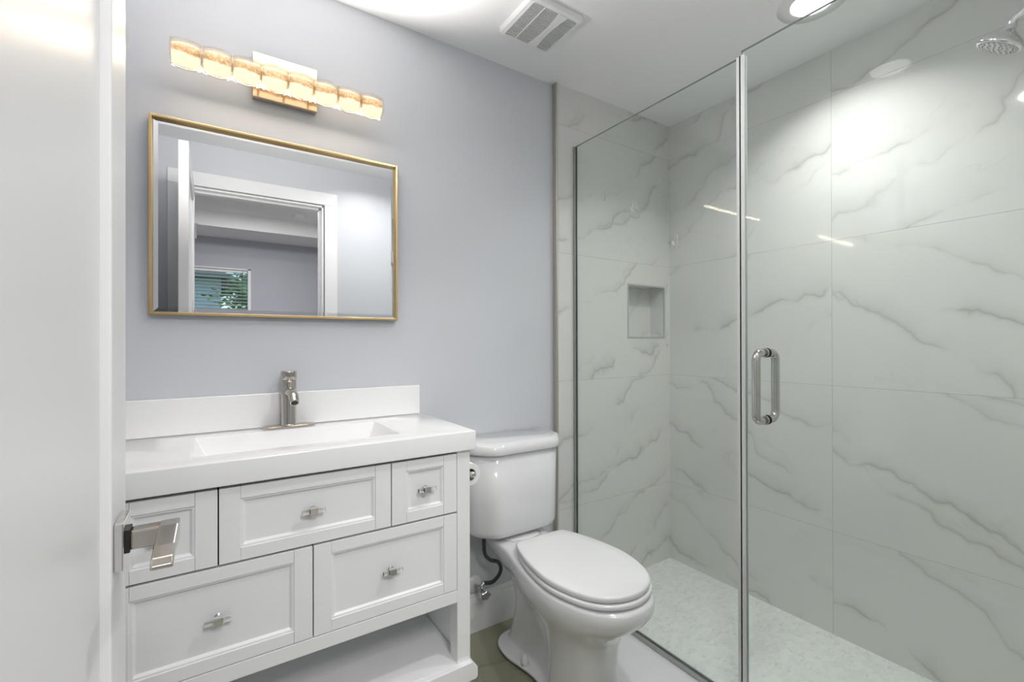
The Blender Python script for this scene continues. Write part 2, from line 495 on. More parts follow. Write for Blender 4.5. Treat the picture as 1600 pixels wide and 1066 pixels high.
# ------------------------------------------------------------------ the bathroom door, open against the left
XD = -.096
bm = bmesh.new()
yH, yE = .004, .775
ST = .098
d0, d1 = XD-.040, XD
box(bm, d0, d1, yH, yH+ST, .02, 2.156); box(bm, d0, d1, yE-ST, yE, .02, 2.156)
box(bm, d0, d1, yH+ST, yE-ST, 2.156-ST, 2.156); box(bm, d0, d1, yH+ST, yE-ST, .02, .24)
box(bm, d0+.010, d1-.010, yH+ST, yE-ST, .24, 2.156-ST)
door = struct('door_1', bm, M_door, bevel=.0025)
# lever handle, on the face towards the room
hz = .986
bm = B(XD, XD+.009, .686, .741, .958, 1.013)
hd = obj('door_handle', bm, M_chrome, door, bevel=.0015); hd['label'] = 'polished chrome and nickel lever handle on a square rose'
obj('rose_inner', B(XD+.009, XD+.0125, .702, .726, .972, .999), M_black, hd)
bm = B(XD+.012, XD+.046, .703, .725, .974, .997)
obj('neck', bm, M_nickel, hd, bevel=.003, seg=3)
bm = bmesh.new(); lathe(bm, (XD+.026, .7035, .984), (0, -1, 0), [(0, .0028), (.0004, .0028)], 16)
obj('set_screw', bm, M_black, hd)
bm = bmesh.new()
pts = [(.727, .997), (.700, .998), (.64, .996), (.612, .993), (.604, .986), (.606, .982), (.64, .984), (.70, .975), (.727, .974)]
prism(bm, pts, 'x', XD+.040, XD+.060)
obj('lever', bm, M_nickel, hd, bevel=.002, seg=3)
# latch plate and hinges
obj('latch_plate', B(-.128, -.104, yE-.001, yE+.0012, .955, 1.015), M_chrome, door)
for z in (.25, 1.1, 1.9):
    bm = bmesh.new(); tube(bm, [(XD+.006, .006, z-.045), (XD+.006, .006, z+.045)], .006, 12)
    obj('hinge', bm, M_chrome, door, smooth=False)

# ------------------------------------------------------------------ vanity
VX0, VX1 = -.240, .668
VY = 1.262           # front face
CT, CB = .947, .889  # counter top and underside
van = thing('vanity_cabinet', 'white shaker bathroom vanity cabinet with five drawers and open bottom shelf', 'cabinet')
Lg = .044
bm = bmesh.new()
# case: sides, back, inner bottom, deck
box(bm, VX0+.006, VX0+.024, VY+.02, YW-.030, .235, CB); box(bm, VX1-.024, VX1-.006, VY+.02, YW-.030, .235, CB)
box(bm, VX0+.024, VX1-.024, YW-.048, YW-.032, .235, CB)
box(bm, VX0+.024, VX1-.024, VY+.02, YW-.048, .432, .446)
box(bm, VX0+Lg, VX1-Lg, VY, VY+.02, .425, .462)          # bottom rail
box(bm, VX0+Lg, VX1-Lg, VY+.006, VY+.02, .8865, CB)      # top rail, behind the gap
obj('case', bm, M_cab, van, bevel=.001)
for x0 in (VX0, VX1-Lg):
    obj('leg', B(x0, x0+Lg, VY, VY+.05, .235, CB), M_cab, van, bevel=.0015)
# plinth with the shelf
bm = bmesh.new()
prof = [(.232, 0), (.215, -.019), (.187, -.019), (.180, -.013), (.180, .03), (.232, .03)]
prism(bm, [(VX0-.018, .187), (VX0-.018, .215), (VX0, .236), (VX1, .236), (VX1+.018, .215), (VX1+.018, .187), (VX1+.012, .180), (VX0-.012, .180)], 'y', VY-.017, YW-.030)
obj('plinth', bm, M_cab, van, bevel=.002)
obj('shelf', B(VX0+.026, VX1-.026, VY+.004, YW-.050, .2365, .2385), M_cab, van)
for x0 in (VX0, VX1-.05):
    for y0 in (VY, YW-.085):
        obj('foot', B(x0, x0+.05, y0, y0+.05, FZ, .180), M_cab, van, bevel=.002)
obj('gap_shadow_board', B(VX0+Lg, VX1-Lg, VY+.0205, VY+.026, .446, .8864), mat('dark_gap_shade', (.05, .05, .05), .9), van)  # board painted dark for the shade in the drawer gaps

def knob(parent, x, z, y):
    bm = bmesh.new()
    lathe(bm, (x, y, z), (0, -1, 0), [(0, .0085), (.002, .0085), (.003, .005), (.016, .005)], 20)
    box(bm, x-.0095, x+.0095, y-.028, y-.0145, z-.0085, z+.0085)
    o = obj('knob', bm, M_chrome, parent, bevel=.001)
    bm = bmesh.new()
    tube(bm, [(x-.027, y-.0215, z), (x-.0095, y-.0215, z)], .0062, 16)
    tube(bm, [(x+.0095, y-.0215, z), (x+.027, y-.0215, z)], .0062, 16)
    obj('acrylic_bar', bm, M_acryl, o, smooth=False)
    return o

def shaker(x0, x1, z0, z1, st=.043, rl=.030, kz=None):
    """drawer front: frame, moulded inner edge and recessed panel"""
    g = .0015
    x0 += g; x1 -= g; z0 += g; z1 -= g
    ix0, ix1, iz0, iz1 = x0+st, x1-st, z0+rl, z1-rl
    bm = bmesh.new(); y0, y1 = VY, VY+.019
    box(bm, x0, ix0, y0, y1, z0, z1); box(bm, ix1, x1, y0, y1, z0, z1)
    box(bm, ix0+.0004, ix1-.0004, y0+.0004, y1, z0, iz0); box(bm, ix0+.0004, ix1-.0004, y0+.0004, y1, iz1, z1)
    # moulding ring: steps down to the panel
    R = [[(ix0, y0+.0035, iz0), (ix1, y0+.0035, iz0), (ix1, y0+.0035, iz1), (ix0, y0+.0035, iz1)],
         [(ix0+.005, y0+.0035, iz0+.005), (ix1-.005, y0+.0035, iz0+.005), (ix1-.005, y0+.0035, iz1-.005), (ix0+.005, y0+.0035, iz1-.005)],
         [(ix0+.010, y0+.009, iz0+.010), (ix1-.010, y0+.009, iz0+.010), (ix1-.010, y0+.009, iz1-.010), (ix0+.010, y0+.009, iz1-.010)]]
    loft(bm, R, False, True)
    d = obj('drawer', bm, M_cab, van, bevel=.0008, ang=40)
    knob(d, (x0+x1)/2, (z0+z1)/2 if kz is None else kz, y0+.009)
    return d
R1a, R1b = .702, .8815
shaker(VX0+Lg, .009, R1a, R1b); shaker(.009, .419, R1a, R1b); shaker(.419, VX1-Lg, R1a, R1b)
shaker(VX0+Lg, .214, .463, .699); shaker(.214, VX1-Lg, .463, .699)

# counter with integral basin and backsplash
ctr = thing('vanity_countertop', 'glossy white vanity top with a rectangular sunken basin and backsplash', 'countertop')
cx0, cx1, cy0, cy1 = VX0-.015, VX1+.015, VY-.014, YW-.001
bx0, bx1, by0, by1 = -.045, .473, 1.335, 1.600
bm = bmesh.new()
def ring(x0, x1, y0, y1, z): return [bm.verts.new(q) for q in ((x0, y0, z), (x1, y0, z), (x1, y1, z), (x0, y1, z))]
def band(a, b):
    for i in range(4): bm.faces.new((a[i], a[(i+1) % 4], b[(i+1) % 4], b[i]))
o0 = ring(cx0, cx1, cy0, cy1, CB); o1 = ring(cx0, cx1, cy0, cy1, CT)
i1 = ring(bx0, bx1, by0, by1, CT); i2 = ring(bx0+.045, bx1-.045, by0+.010, by1-.035, CT-.085); i3 = ring(bx0+.060, bx1-.060, by0+.02, by1-.055, CT-.092)
u1 = ring(bx0-.012, bx1+.012, by0-.012, by1+.012, CB); u2 = ring(bx0+.03, bx1-.03, by0+.0, by1-.02, CT-.105)
band(o0, o1); band(o1, i1); band(i1, i2); band(i2, i3); bm.faces.new(i3)
band(o0, u1); band(u1, u2); bm.faces.new(u2)
obj('top_slab', bm, M_solid, ctr, bevel=.0035, seg=4, ang=15, smooth=True)
obj('backsplash', B(VX0-.015, .669, YW-.020, YW-.001, CT, 1.056), M_solid, ctr, bevel=.002, seg=3)
bm = bmesh.new(); lathe(bm, (.214, 1.43, CT-.0915), (0, 0, 1), [(0, .022), (.002, .022), (.003, .018), (.001, .012)], 24)
obj('drain', bm, M_chrome, ctr)

# faucet
fa = thing('faucet', 'brushed nickel single hole faucet on the white vanity top', 'faucet')
fx, fy = .205, 1.643
bm = bmesh.new()
hw, hd_ = .079, .026
pl = []
for sx in (1, -1):
    for i in range(13):
        a = -PI/2 + PI*i/12
        pl.append((fx + sx*(hw-hd_) + sx*hd_*math.cos(a), fy + sx*hd_*math.sin(a)))
rings = [[(p[0], p[1], CT) for p in pl], [(p[0], p[1], CT+.0055) for p in pl], [(fx+(p[0]-fx)*.97, fy+(p[1]-fy)*.9, CT+.0075) for p in pl]]
loft(bm, rings)
obj('deck_plate', bm, M_nickel, fa)
bm = bmesh.new(); lathe(bm, (fx, fy, CT+.007), (0, 0, 1), [(0, .0245), (.002, .0245), (.004, .0225), (.143, .0225), (.144, .021), (.146, .021)], 40)
o = obj('body', bm, M_nickel, fa, smooth=True, bevel=.0008)
bm = bmesh.new(); lathe(bm, (fx, fy, CT+.1535), (0, 0, 1), [(0, .0225), (.001, .0232), (.027, .0232), (.029, .0215)], 40)
tube(bm, [(fx, fy+.018, CT+.172), (fx-.004, fy+.034, CT+.178)], .004, 12)
obj('handle', bm, M_nickel, fa, smooth=True, bevel=.001)
bm = bmesh.new()
sp = smoothpts([(fx, fy-.010, CT+.112), (fx, fy-.06, CT+.117), (fx, fy-.105, CT+.110), (fx, fy-.128, CT+.092)], 6)
tube(bm, sp, [.0165-.0035*i/(len(sp)-1) for i in range(len(sp))], 28)
o = obj('spout', bm, M_nickel, fa, smooth=True, bevel=.001)
e, dd = sp[-1], (sp[-1]-sp[-2]).normalized()
bm = bmesh.new(); lathe(bm, e-dd*.001, dd, [(0, .0100), (.0016, .0100)], 20)
obj('aerator', bm, M_black, o)

# ------------------------------------------------------------------ mirror
mi = thing('wall_mirror', 'wide rectangular wall mirror in a thin brushed gold frame above the vanity', 'mirror')
mx0, mx1, mz0, mz1 = -.157, .579, 1.304, 1.886
fw = .0075
yf0, yf1 = 1.668, YW-.001
bm = B((mx0, mx0+fw, yf0, yf1, mz0, mz1), (mx1-fw, mx1, yf0, yf1, mz0, mz1), (mx0+fw, mx1-fw, yf0, yf1, mz0, mz0+fw), (mx0+fw, mx1-fw, yf0, yf1, mz1-fw, mz1))
obj('frame', bm, M_gold, mi, bevel=.001)
bm = bmesh.new(); bw = .014
gx0, gx1, gz0, gz1 = mx0+fw, mx1-fw, mz0+fw, mz1-fw
yg = 1.680
loft(bm, [[(gx0, yg+.012, gz0), (gx1, yg+.012, gz0), (gx1, yg+.012, gz1), (gx0, yg+.012, gz1)],
          [(gx0, yg+.0012, gz0), (gx1, yg+.0012, gz0), (gx1, yg+.0012, gz1), (gx0, yg+.0012, gz1)],
          [(gx0+bw, yg, gz0+bw), (gx1-bw, yg, gz0+bw), (gx1-bw, yg, gz1-bw), (gx0+bw, yg, gz1-bw)]])
obj('mirror_glass', bm, M_mirror, mi)

# ------------------------------------------------------------------ vanity light
vl = thing('vanity_light', 'lit gold wall light with a row of eight rippled crystal shades', 'wall lamp')
obj('back_plate', B(.105, .298, YW-.026, YW-.001, 2.012, 2.156), M_goldp, vl, bevel=.002)
LY, LZ = 1.612, 2.052
for x in (.150, .238):
    obj('arm', B(x, x+.015, LY+.02, YW-.026, 2.045, 2.060), M_goldp, vl, bevel=.001)
L0, SEG = -.104, .0757
for i in range(8):
    xa, xb = L0+SEG*i+.001, L0+SEG*(i+1)-.001
    # crystal barrel (an open C turned to the wall)
    bm = bmesh.new()
    nA, nX = 22, 9
    def shell(off):
        rings = []
        for q in range(nX):
            s = q/(nX-1)
            rr = .0355 + .0065*math.sin(PI*s)**.8 - off
            x = xa + (xb-xa)*s
            rings.append([(x, LY - rr*.95*math.cos(a), LZ + rr*math.sin(a)) for a in [-math.radians(118) + math.radians(236)*j/(nA-1) for j in range(nA)]])
        return rings
    A, Bk = shell(0), shell(.0035)
    RA = [[bm.verts.new(p) for p in r] for r in A]; RB = [[bm.verts.new(p) for p in r] for r in Bk]
    for q in range(nX-1):
        for j in range(nA-1):
            bm.faces.new((RA[q][j], RA[q][j+1], RA[q+1][j+1], RA[q+1][j])); bm.faces.new((RB[q][j], RB[q+1][j], RB[q+1][j+1], RB[q][j+1]))
        for j in (0, nA-1): bm.faces.new((RA[q][j], RA[q+1][j], RB[q+1][j], RB[q][j]))
    for q in (0, nX-1):
        for j in range(nA-1): bm.faces.new((RA[q][j], RB[q][j], RB[q][j+1], RA[q][j+1]))
    sh = obj('crystal_shade', bm, M_crystal, vl, smooth=True)
    # glowing diffuser inside
    bm = bmesh.new(); rings = []
    for q in range(5):
        s = q/4; rr = .0275 + .0060*math.sin(PI*s)
        x = xa+.003 + (xb-xa-.006)*s
        rings.append([(x, LY + .004 - rr*.85*math.cos(a), LZ + rr*math.sin(a)) for a in [2*PI*j/24 for j in range(24)]])
    loft(bm, rings)
    obj('diffuser', bm, M_led, sh, smooth=True)
for i in range(1, 8):
    bm = bmesh.new(); x = L0+SEG*i
    lathe(bm, (x-.0009, LY, LZ), (1, 0, 0), [(0, .0310), (.0018, .0310)], 32)
    obj('divider_ring', bm, M_gold, vl)

# ------------------------------------------------------------------ toilet
to = thing('toilet', 'white two piece toilet with closed elongated lid beside the shower', 'toilet')
TX = 1.047
def outline(pts, n=18):
    """pts: (y, half width) from the front tip to the back; returns points right side then left side"""
    P = smoothpts([(p[0], p[1], 0) for p in pts], 6)
    # resample evenly
    L = [0]
    for a, b in zip(P, P[1:]): L.append(L[-1]+(b-a).length)
    out = []
    for i in range(n+1):
        s = L[-1]*i/n
        j = 0
        while j < len(L)-2 and L[j+1] < s: j += 1
        f = (s-L[j])/max(L[j+1]-L[j], 1e-9)
        out.append(P[j].lerp(P[j+1], min(1, f)))
    return out
def ringz(pts, z, n=22, dz=None):
    o = outline(pts, n)
    right = [(TX+max(p.y, 0), p.x, z if dz is None else z+dz(p.x)) for p in o]
    left = [(TX-max(p.y, 0), p.x, z if dz is None else z+dz(p.x)) for p in o[::-1][1:-1]]
    return right + left
def egg(y0, yw, y1, w, wb, back):
    """front tip, widest, back, half widths"""
    return [(y0, 0), (y0+.008, w*.30), (y0+.045, w*.66), (y0+.11, w*.88), (yw, w), (yw+(y1-yw)*.5, w*.90), (y1-.02, wb*1.04), (y1, wb), (back, wb*.96), (back+.001, wb*.5), (back+.001, 0)]
bm = bmesh.new()
secs = [
 (.000, [(1.055, 0), (1.060, .05), (1.09, .083), (1.16, .100), (1.25, .100), (1.33, .096), (1.40, .108), (1.47, .122), (1.54, .112), (1.585, .075), (1.595, .03), (1.596, 0)]),
 (.022, [(1.055, 0), (1.060, .05), (1.09, .083), (1.16, .100), (1.25, .100), (1.33, .096), (1.40, .108), (1.47, .120), (1.54, .110), (1.582, .073), (1.592, .03), (1.593, 0)]),
 (.026, [(1.055, 0), (1.060, .05), (1.09, .083), (1.16, .100), (1.25, .099), (1.33, .094), (1.40, .105), (1.47, .117), (1.54, .107), (1.578, .070), (1.589, .03), (1.590, 0)]),
 (.028, [(1.056, 0), (1.061, .05), (1.09, .083), (1.16, .099), (1.235, .097), (1.285, .062), (1.38, .060), (1.46, .070), (1.53, .064), (1.555, .050), (1.565, .02), (1.566, 0)]),
 (.034, [(1.056, 0), (1.061, .05), (1.09, .083), (1.16, .099), (1.235, .097), (1.285, .056), (1.38, .055), (1.46, .066), (1.53, .062), (1.552, .048), (1.562, .02), (1.563, 0)]),
 (.100, [(1.060, 0), (1.064, .05), (1.09, .082), (1.15, .098), (1.23, .095), (1.275, .050), (1.37, .046), (1.45, .060), (1.50, .058), (1.53, .045), (1.54, .02), (1.541, 0)]),
 (.180, [(1.055, 0), (1.060, .05), (1.09, .084), (1.15, .100), (1.23, .097), (1.275, .056), (1.36, .052), (1.43, .062), (1.48, .060), (1.51, .045), (1.52, .02), (1.521, 0)]),
 (.240, [(1.050, 0), (1.055, .053), (1.082, .090), (1.14, .112), (1.22, .113), (1.285, .084), (1.36, .066), (1.43, .070), (1.48, .064), (1.51, .045), (1.52, .02), (1.521, 0)]),
 (.290, [(1.010, 0), (1.017, .060), (1.05, .104), (1.11, .132), (1.19, .143), (1.28, .130), (1.36, .110), (1.43, .088), (1.49, .074), (1.525, .055), (1.54, .02), (1.541, 0)]),
 (.335, [(.945, 0), (.955, .064), (1.000, .120), (1.08, .157), (1.18, .171), (1.28, .159), (1.37, .135), (1.45, .110), (1.52, .096), (1.575, .080), (1.60, .03), (1.601, 0)]),
 (.375, [(.908, 0), (.919, .066), (.970, .128), (1.06, .171), (1.17, .185), (1.28, .172), (1.38, .148), (1.46, .126), (1.55, .116), (1.62, .108), (1.645, .06), (1.646, 0)]),
 (.405, [(.903, 0), (.914, .066), (.966, .129), (1.06, .173), (1.17, .187), (1.28, .174), (1.38, .150), (1.46, .130), (1.56, .124), (1.645, .120), (1.662, .06), (1.663, 0)]),
 (.424, [(.909, 0), (.920, .064), (.970, .126), (1.06, .169), (1.17, .183), (1.28, .170), (1.38, .147), (1.46, .128), (1.56, .122), (1.645, .118), (1.660, .06), (1.661, 0)]),
 (.430, [(.917, 0), (.928, .060), (.977, .121), (1.06, .164), (1.17, .177), (1.28, .165), (1.38, .142), (1.46, .124), (1.56, .118), (1.638, .114), (1.652, .06), (1.653, 0)]),
]
rings = []
for z, p in secs: rings.append(ringz([(a+(.004 if z > .28 and a < 1.2 else 0), b*(.965 if z > .28 else 1)) for a, b in p], z+FZ, 30))
loft(bm, rings)
# slightly raised deck under the tank
pd = [(TX-.118, 1.455), (TX+.118, 1.455), (TX+.116, 1.655), (TX-.116, 1.655)]
loft(bm, [[(x, y, .430+FZ-.01) for x, y in pd], [(x*.0+TX+(x-TX)*.98, y, .438+FZ) for x, y in pd]])
obj('bowl', bm, M_porc, to, smooth=True, sub=1)
for sx in (-1, 1):
    bm = bmesh.new(); lathe(bm, (TX+sx*.088, 1.385, FZ+.020), (0, 0, 1), [(0, .015), (.018, .014), (.034, .010), (.041, .004)], 20)
    obj('bolt_cap', bm, M_seat, to, smooth=True)
def slab(name, y0, y1, w, wb, z0, z1, r=.006, m=M_seat):
    base = [(y0, 0), (y0+.007, w*.28), (y0+.040, w*.62), (y0+.105, w*.86), (y0+.21, w), (y0+.32, w*.945), (y0+.42, w*.80), (y1-.010, wb*1.02), (y1-.001, wb*.96), (y1, wb*.6), (y1, 0)]
    def ins(d):
        out = []
        for y, h in base:
            yy = y + d*(1 if y < y0+.06 else (-1 if y > y1-.03 else 0)); out.append((yy, max(0, h-d) if h > 0 else 0))
        return out
    bm = bmesh.new()
    rr = [ringz(ins(r*.7), z0, 30), ringz(ins(0), z0+r*.6, 30), ringz(ins(0), z1-r, 30), ringz(ins(r*.35), z1-r*.3, 30), ringz(ins(r*1.2), z1, 30), ringz(ins(.05), z1+.0015, 30)]
    loft(bm, rr)
    return obj(name, bm, m, to, smooth=True)
slab('seat', .922, 1.405, .174, .112, .4405, .4575, .005)
slab('lid', .928, 1.412, .171, .112, .4595, .4800, .006)
for sx in (-1, 1):
    obj('seat_hinge', B(TX+sx*.075-.022, TX+sx*.075+.022, 1.400, 1.432, .440, .470), M_seat, to, bevel=.006, seg=3)
# tank
def tankring(z, s=1.0, dy=0, hw=.218, hf=.150, yf=1.492, yc=1.575, yb=1.685, rad=.03):
    P = [(-hf*s, yf+dy), (hf*s, yf+dy), (hw*s, yc), (hw*s, yb), (-hw*s, yb), (-hw*s, yc)]
    # round the corners
    out = []
    n = len(P); rr = [rad*1.3, rad*1.3, rad*1.3, .006, .006, rad*1.3]
    for i in range(n):
        p, a, b = Vector(P[i]), Vector(P[i-1]), Vector(P[(i+1) % n])
        d1, d2 = (a-p).normalized(), (b-p).normalized()
        q0, q1 = p+d1*rr[i], p+d2*rr[i]
        for t in range(6):
            s_ = t/5
            v = q0*(1-s_)**2 + p*2*s_*(1-s_) + q1*s_*s_
            out.append((TX+v.x, v.y, z))
    return out
bm = bmesh.new()
loft(bm, [tankring(.456, .86, .022), tankring(.459, .90, .012), tankring(.468, .935, .005), tankring(.485, .955, .001), tankring(.60, .965, 0), tankring(.788, .985, 0)])
obj('tank', bm, M_porc, to, smooth=True)
bm = bmesh.new()
LD = dict(hw=.224, hf=.155, yf=1.482, yc=1.568, yb=1.688)
loft(bm, [tankring(.786, 1, 0, **LD), tankring(.789, 1.008, -.002, **LD), tankring(.806, 1.008, -.002, **LD), tankring(.818, .998, .002, **LD), tankring(.826, .97, .010, **LD), tankring(.830, .90, .028, **LD)])
obj('tank_lid', bm, M_porc, to, smooth=True)
for dx in (-.09, .09):
    bm = bmesh.new(); lathe(bm, (TX+dx, 1.56, .444), (0, 0, 1), [(0, .012), (.013, .012)], 16)
    obj('tank_bolt', bm, M_black, to)

# supply valve and hose
sv = thing('supply_valve', 'chrome angle stop valve with braided hose on the wall under the toilet tank', 'valve')
vx, vz = .915, .205
bm = bmesh.new(); lathe(bm, (vx, YW-.001, vz), (0, -1, 0), [(0, .037), (.003, .037), (.010, .030), (.016, .013)], 32)
obj('escutcheon', bm, M_seat, sv, smooth=True, bevel=.001)
bm = bmesh.new(); tube(bm, [(vx, YW-.012, vz), (vx, YW-.075, vz)], .0085, 16); lathe(bm, (vx, YW-.035, vz), (0, -1, 0), [(0, .012), (.014, .012)], 6)
tube(bm, [(vx, YW-.068, vz-.003), (vx, YW-.068, vz+.022), (vx+.012, YW-.066, vz+.03)], .008, 12)
obj('valve_body', bm, M_steel, sv)
bm = bmesh.new(); n = 40
rings = []
for h, r in ((0, .010), (.002, .016), (.010, .017), (.013, .014)):
    rings.append([(vx+.004+r*(1+.10*math.cos(5*a))*math.cos(a)*1.25, YW-.088-h, vz-.006+r*(1+.10*math.cos(5*a))*math.sin(a)) for a in [2*PI*j/n for j in range(n)]])
loft(bm, rings); tube(bm, [(vx, YW-.070, vz), (vx+.004, YW-.092, vz-.005)], .006, 10)
obj('valve_knob', bm, M_steel, sv)
bm = bmesh.new()
hp = smoothpts([(vx+.012, YW-.066, vz+.028), (vx+.050, YW-.070, vz+.024), (vx+.078, YW-.078, vz+.050), (vx+.084, YW-.082, vz+.080), (vx+.066, YW-.086, vz+.110), (vx+.030, YW-.090, vz+.128), (vx+.002, YW-.094, vz+.160), (vx-.004, YW-.095, vz+.205), (vx-.004, YW-.095, vz+.242)], 8)
tube(bm, hp, .0078, 14)
obj('braided_hose', bm, M_hose, sv, smooth=True)
bm = bmesh.new(); lathe(bm, (vx-.004, YW-.095, vz+.228), (0, 0, 1), [(0, .009), (.006, .011), (.012, .015), (.022, .015)], 12)
obj('coupling_nut', bm, M_steel, sv)

# toilet paper holder and roll on the vanity's side
ph = thing('toilet_paper_holder', 'chrome toilet paper post on the right side of the vanity', 'toilet paper holder')
px_, pz_ = .742, .764
bm = bmesh.new(); lathe(bm, (VX1-.006, 1.53, pz_+.004), (1, 0, 0), [(0, .024), (.005, .024), (.009, .012)], 24)
obj('flange', bm, M_chrome, ph, bevel=.001)
bm = bmesh.new(); tube(bm, smoothpts([(VX1, 1.53, pz_+.004), (px_-.014, 1.53, pz_+.004), (px_-.003, 1.522, pz_+.004), (px_, 1.505, pz_+.004), (px_, 1.382, pz_+.004)], 5), .0075, 14)
obj('post', bm, M_chrome, ph, smooth=True)
bm = bmesh.new(); lathe(bm, (px_, 1.386, pz_+.004), (0, -1, 0), [(0, .0075), (.001, .011), (.010, .011), (.013, .008)], 20)
obj('end_cap', bm, M_chrome, ph, smooth=True, bevel=.001)
pr = thing('toilet_paper_roll', 'partly used white toilet paper roll hanging beside the vanity', 'toilet paper')
bm = bmesh.new(); n = 48
def circ(r, y): return [(px_+r*math.cos(a), y, pz_+r*math.sin(a)) for a in [2*PI*j/n for j in range(n)]]
R = [circ(.0205, 1.398), circ(.0375, 1.398), circ(.0385, 1.399), circ(.0385, 1.496), circ(.0205, 1.497)]
loft(bm, R+[R[0]], False, False); bmesh.ops.remove_doubles(bm, verts=bm.verts, dist=1e-6)
obj('paper', bm, M_paper, pr, smooth=False)
bm = bmesh.new(); loft(bm, [circ(.0204, 1.397), circ(.0204, 1.498), circ(.0190, 1.498), circ(.0190, 1.397), circ(.0204, 1.397)], False, False)
bmesh.ops.remove_doubles(bm, verts=bm.verts, dist=1e-6)
obj('cardboard_core', bm, M_card, pr)

# ------------------------------------------------------------------ shower enclosure
GT = .005
sp_ = thing('shower_screen', 'fixed clear glass shower panel between the tiled wall and the shower door', 'glass panel')
bm = B(XG-GT, XG+GT, .851, YT-.004, .022, 2.158)
pane = obj('glass_pane', bm, M_glass, sp_)
pane.data.materials.append(M_glassedge)
for f in pane.data.polygons:
    if abs(f.normal.x) < .5: f.material_index = 1
obj('wall_channel', B((XG-.008, XG-.0055, YT-.014, YT, .02, 2.158), (XG+.0055, XG+.008, YT-.014, YT, .02, 2.158), (XG-.0055, XG+.0055, YT-.003, YT, .02, 2.158)), M_steel, sp_)
obj('floor_channel', B((XG-.011, XG-.0055, .851, YT-.003, .0125, .031), (XG+.0055, XG+.011, .851, YT-.003, .0125, .031), (XG-.0055, XG+.0055, .851, YT-.003, .0125, .020)), M_steel, sp_)
bm = bmesh.new()
sd = thing('shower_door', 'hinged clear glass shower door with a chrome D shaped pull handle', 'shower door')
bm = B(XG-GT, XG+GT, .030, .838, .022, 2.176)
pane2 = obj('glass_pane', bm, M_glass, sd)
pane2.data.materials.append(M_glassedge)
for f in pane2.data.polygons:
    if abs(f.normal.x) < .5: f.material_index = 1
obj('edge_seal', B((XG-.008, XG-.0052, .826, .8425, .022, 2.160), (XG+.0052, XG+.008, .826, .8425, .022, 2.160), (XG-.008, XG+.008, .8385, .8425, .022, 2.160), (XG-.010, XG-.008, .8425, .852, .022, 2.158)), M_seal, sd)
for z in (.30, 1.88):
    obj('wall_hinge', B(XG-.012, XG+.012, .0, .055, z-.045, z+.045), M_chrome, sd, bevel=.002)
bm = bmesh.new()
hy, h0, h1, hr, ho = .764, .975, 1.186, .0125, .057
for s in (-1, 1):
    x0, x1 = XG+s*.0078, XG+s*ho
    R_ = .024
    pts = [(x0, hy, h1)]
    for i in range(9):
        a = PI/2*i/8; pts.append((x1-s*R_+s*R_*math.sin(a), hy, h1-R_+R_*math.cos(a)))
    for i in range(9):
        a = PI/2*i/8; pts.append((x1-s*R_+s*R_*math.cos(a), hy, h0+R_-R_*math.sin(a)))
    pts.append((x0, hy, h0))
    tube(bm, pts, hr, 24)
ph_ = obj('pull_handle', bm, M_pull, sd, smooth=True)
for z in (h0, h1):
    bm = bmesh.new()
    for s in (-1, 1):
        lathe(bm, (XG+s*.0066, hy, z), (s, 0, 0), [(0, .0150), (.003, .0150), (.004, .0135)], 28)
    obj('washer', bm, M_pull, ph_)
    bm = bmesh.new()
    for s in (-1, 1):
        lathe(bm, (XG+s*.0051, hy, z), (s, 0, 0), [(0, .0153), (.0014, .0153)], 28)
    obj('gasket', bm, M_black, ph_)

# clear hooks stuck on the glass
def hook(y, z, label, prong=True, sz=.052):
    t_ = thing('adhesive_hook', label, 'hook', 'clear hooks on the shower glass')
    bm = bmesh.new(); n = 24; w = .0100
    pl = [(w*math.cos(a), (sz/2-w)*(1 if math.sin(a) > 0 else -1) + w*math.sin(a)) for a in [2*PI*j/n+.001 for j in range(n)]]
    xs = XG-GT
    loft(bm, [[(xs-.0002, y+p[0], z+p[1]) for p in pl], [(xs-.003, y+p[0], z+p[1]) for p in pl], [(xs-.0038, y+p[0]*.8, z+p[1]*.93) for p in pl]])
    obj('hook_pad', bm, M_acryl, t_)
    if prong:
        bm = bmesh.new()
        tube(bm, smoothpts([(xs-.003, y, z-.010), (xs-.012, y, z-.014), (xs-.019, y, z-.009), (xs-.021, y, z-.001)], 5), [.0050]*11+[.0050]*4+[.0055], 14)
        obj('hook_prong', bm, M_acryl, t_, smooth=True)
    return t_
hook(1.468, 1.874, 'clear adhesive hook pad on the glass panel, leftmost and highest of three', False, .052)
hook(1.290, 1.772, 'clear plastic adhesive hook on the glass panel, middle of three')
hook(1.091, 1.597, 'clear plastic adhesive hook on the glass panel, lowest and nearest the door')

# shower head
shd = thing('showerhead', 'polished chrome shower head high on the shower front wall', 'shower head')
hc = Vector((1.835, .318, 2.045)); ax = Vector((0, .50, -.86)).normalized()
bm = bmesh.new(); lathe(bm, hc-ax*.052, ax, [(0, .012), (.012, .014), (.022, .026), (.036, .045), (.046, .051), (.052, .052), (.056, .049)], 40)
obj('head_shell', bm, M_chrome, shd, smooth=True, bevel=.001)
bm = bmesh.new(); a_, b_ = frame_of(ax)
lathe(bm, hc+ax*.003, ax, [(0, .047), (.0025, .045)], 40)
for rr, nn in ((.010, 5), (.022, 10), (.034, 16), (.042, 22)):
    for j in range(nn):
        q = hc+ax*.005+(a_*math.cos(2*PI*j/nn)+b_*math.sin(2*PI*j/nn))*rr
        lathe(bm, q, ax, [(0, .0022), (.003, .0015)], 8)
obj('nozzle_face', bm, M_steel, shd)
bm = bmesh.new()
tube(bm, smoothpts([hc-ax*.048, hc-ax*.075, (1.835, .225, 2.125), (1.835, .10, 2.13), (1.835, .001, 2.12)], 6), .0095, 16)
obj('shower_arm', bm, M_chrome, shd, smooth=True)
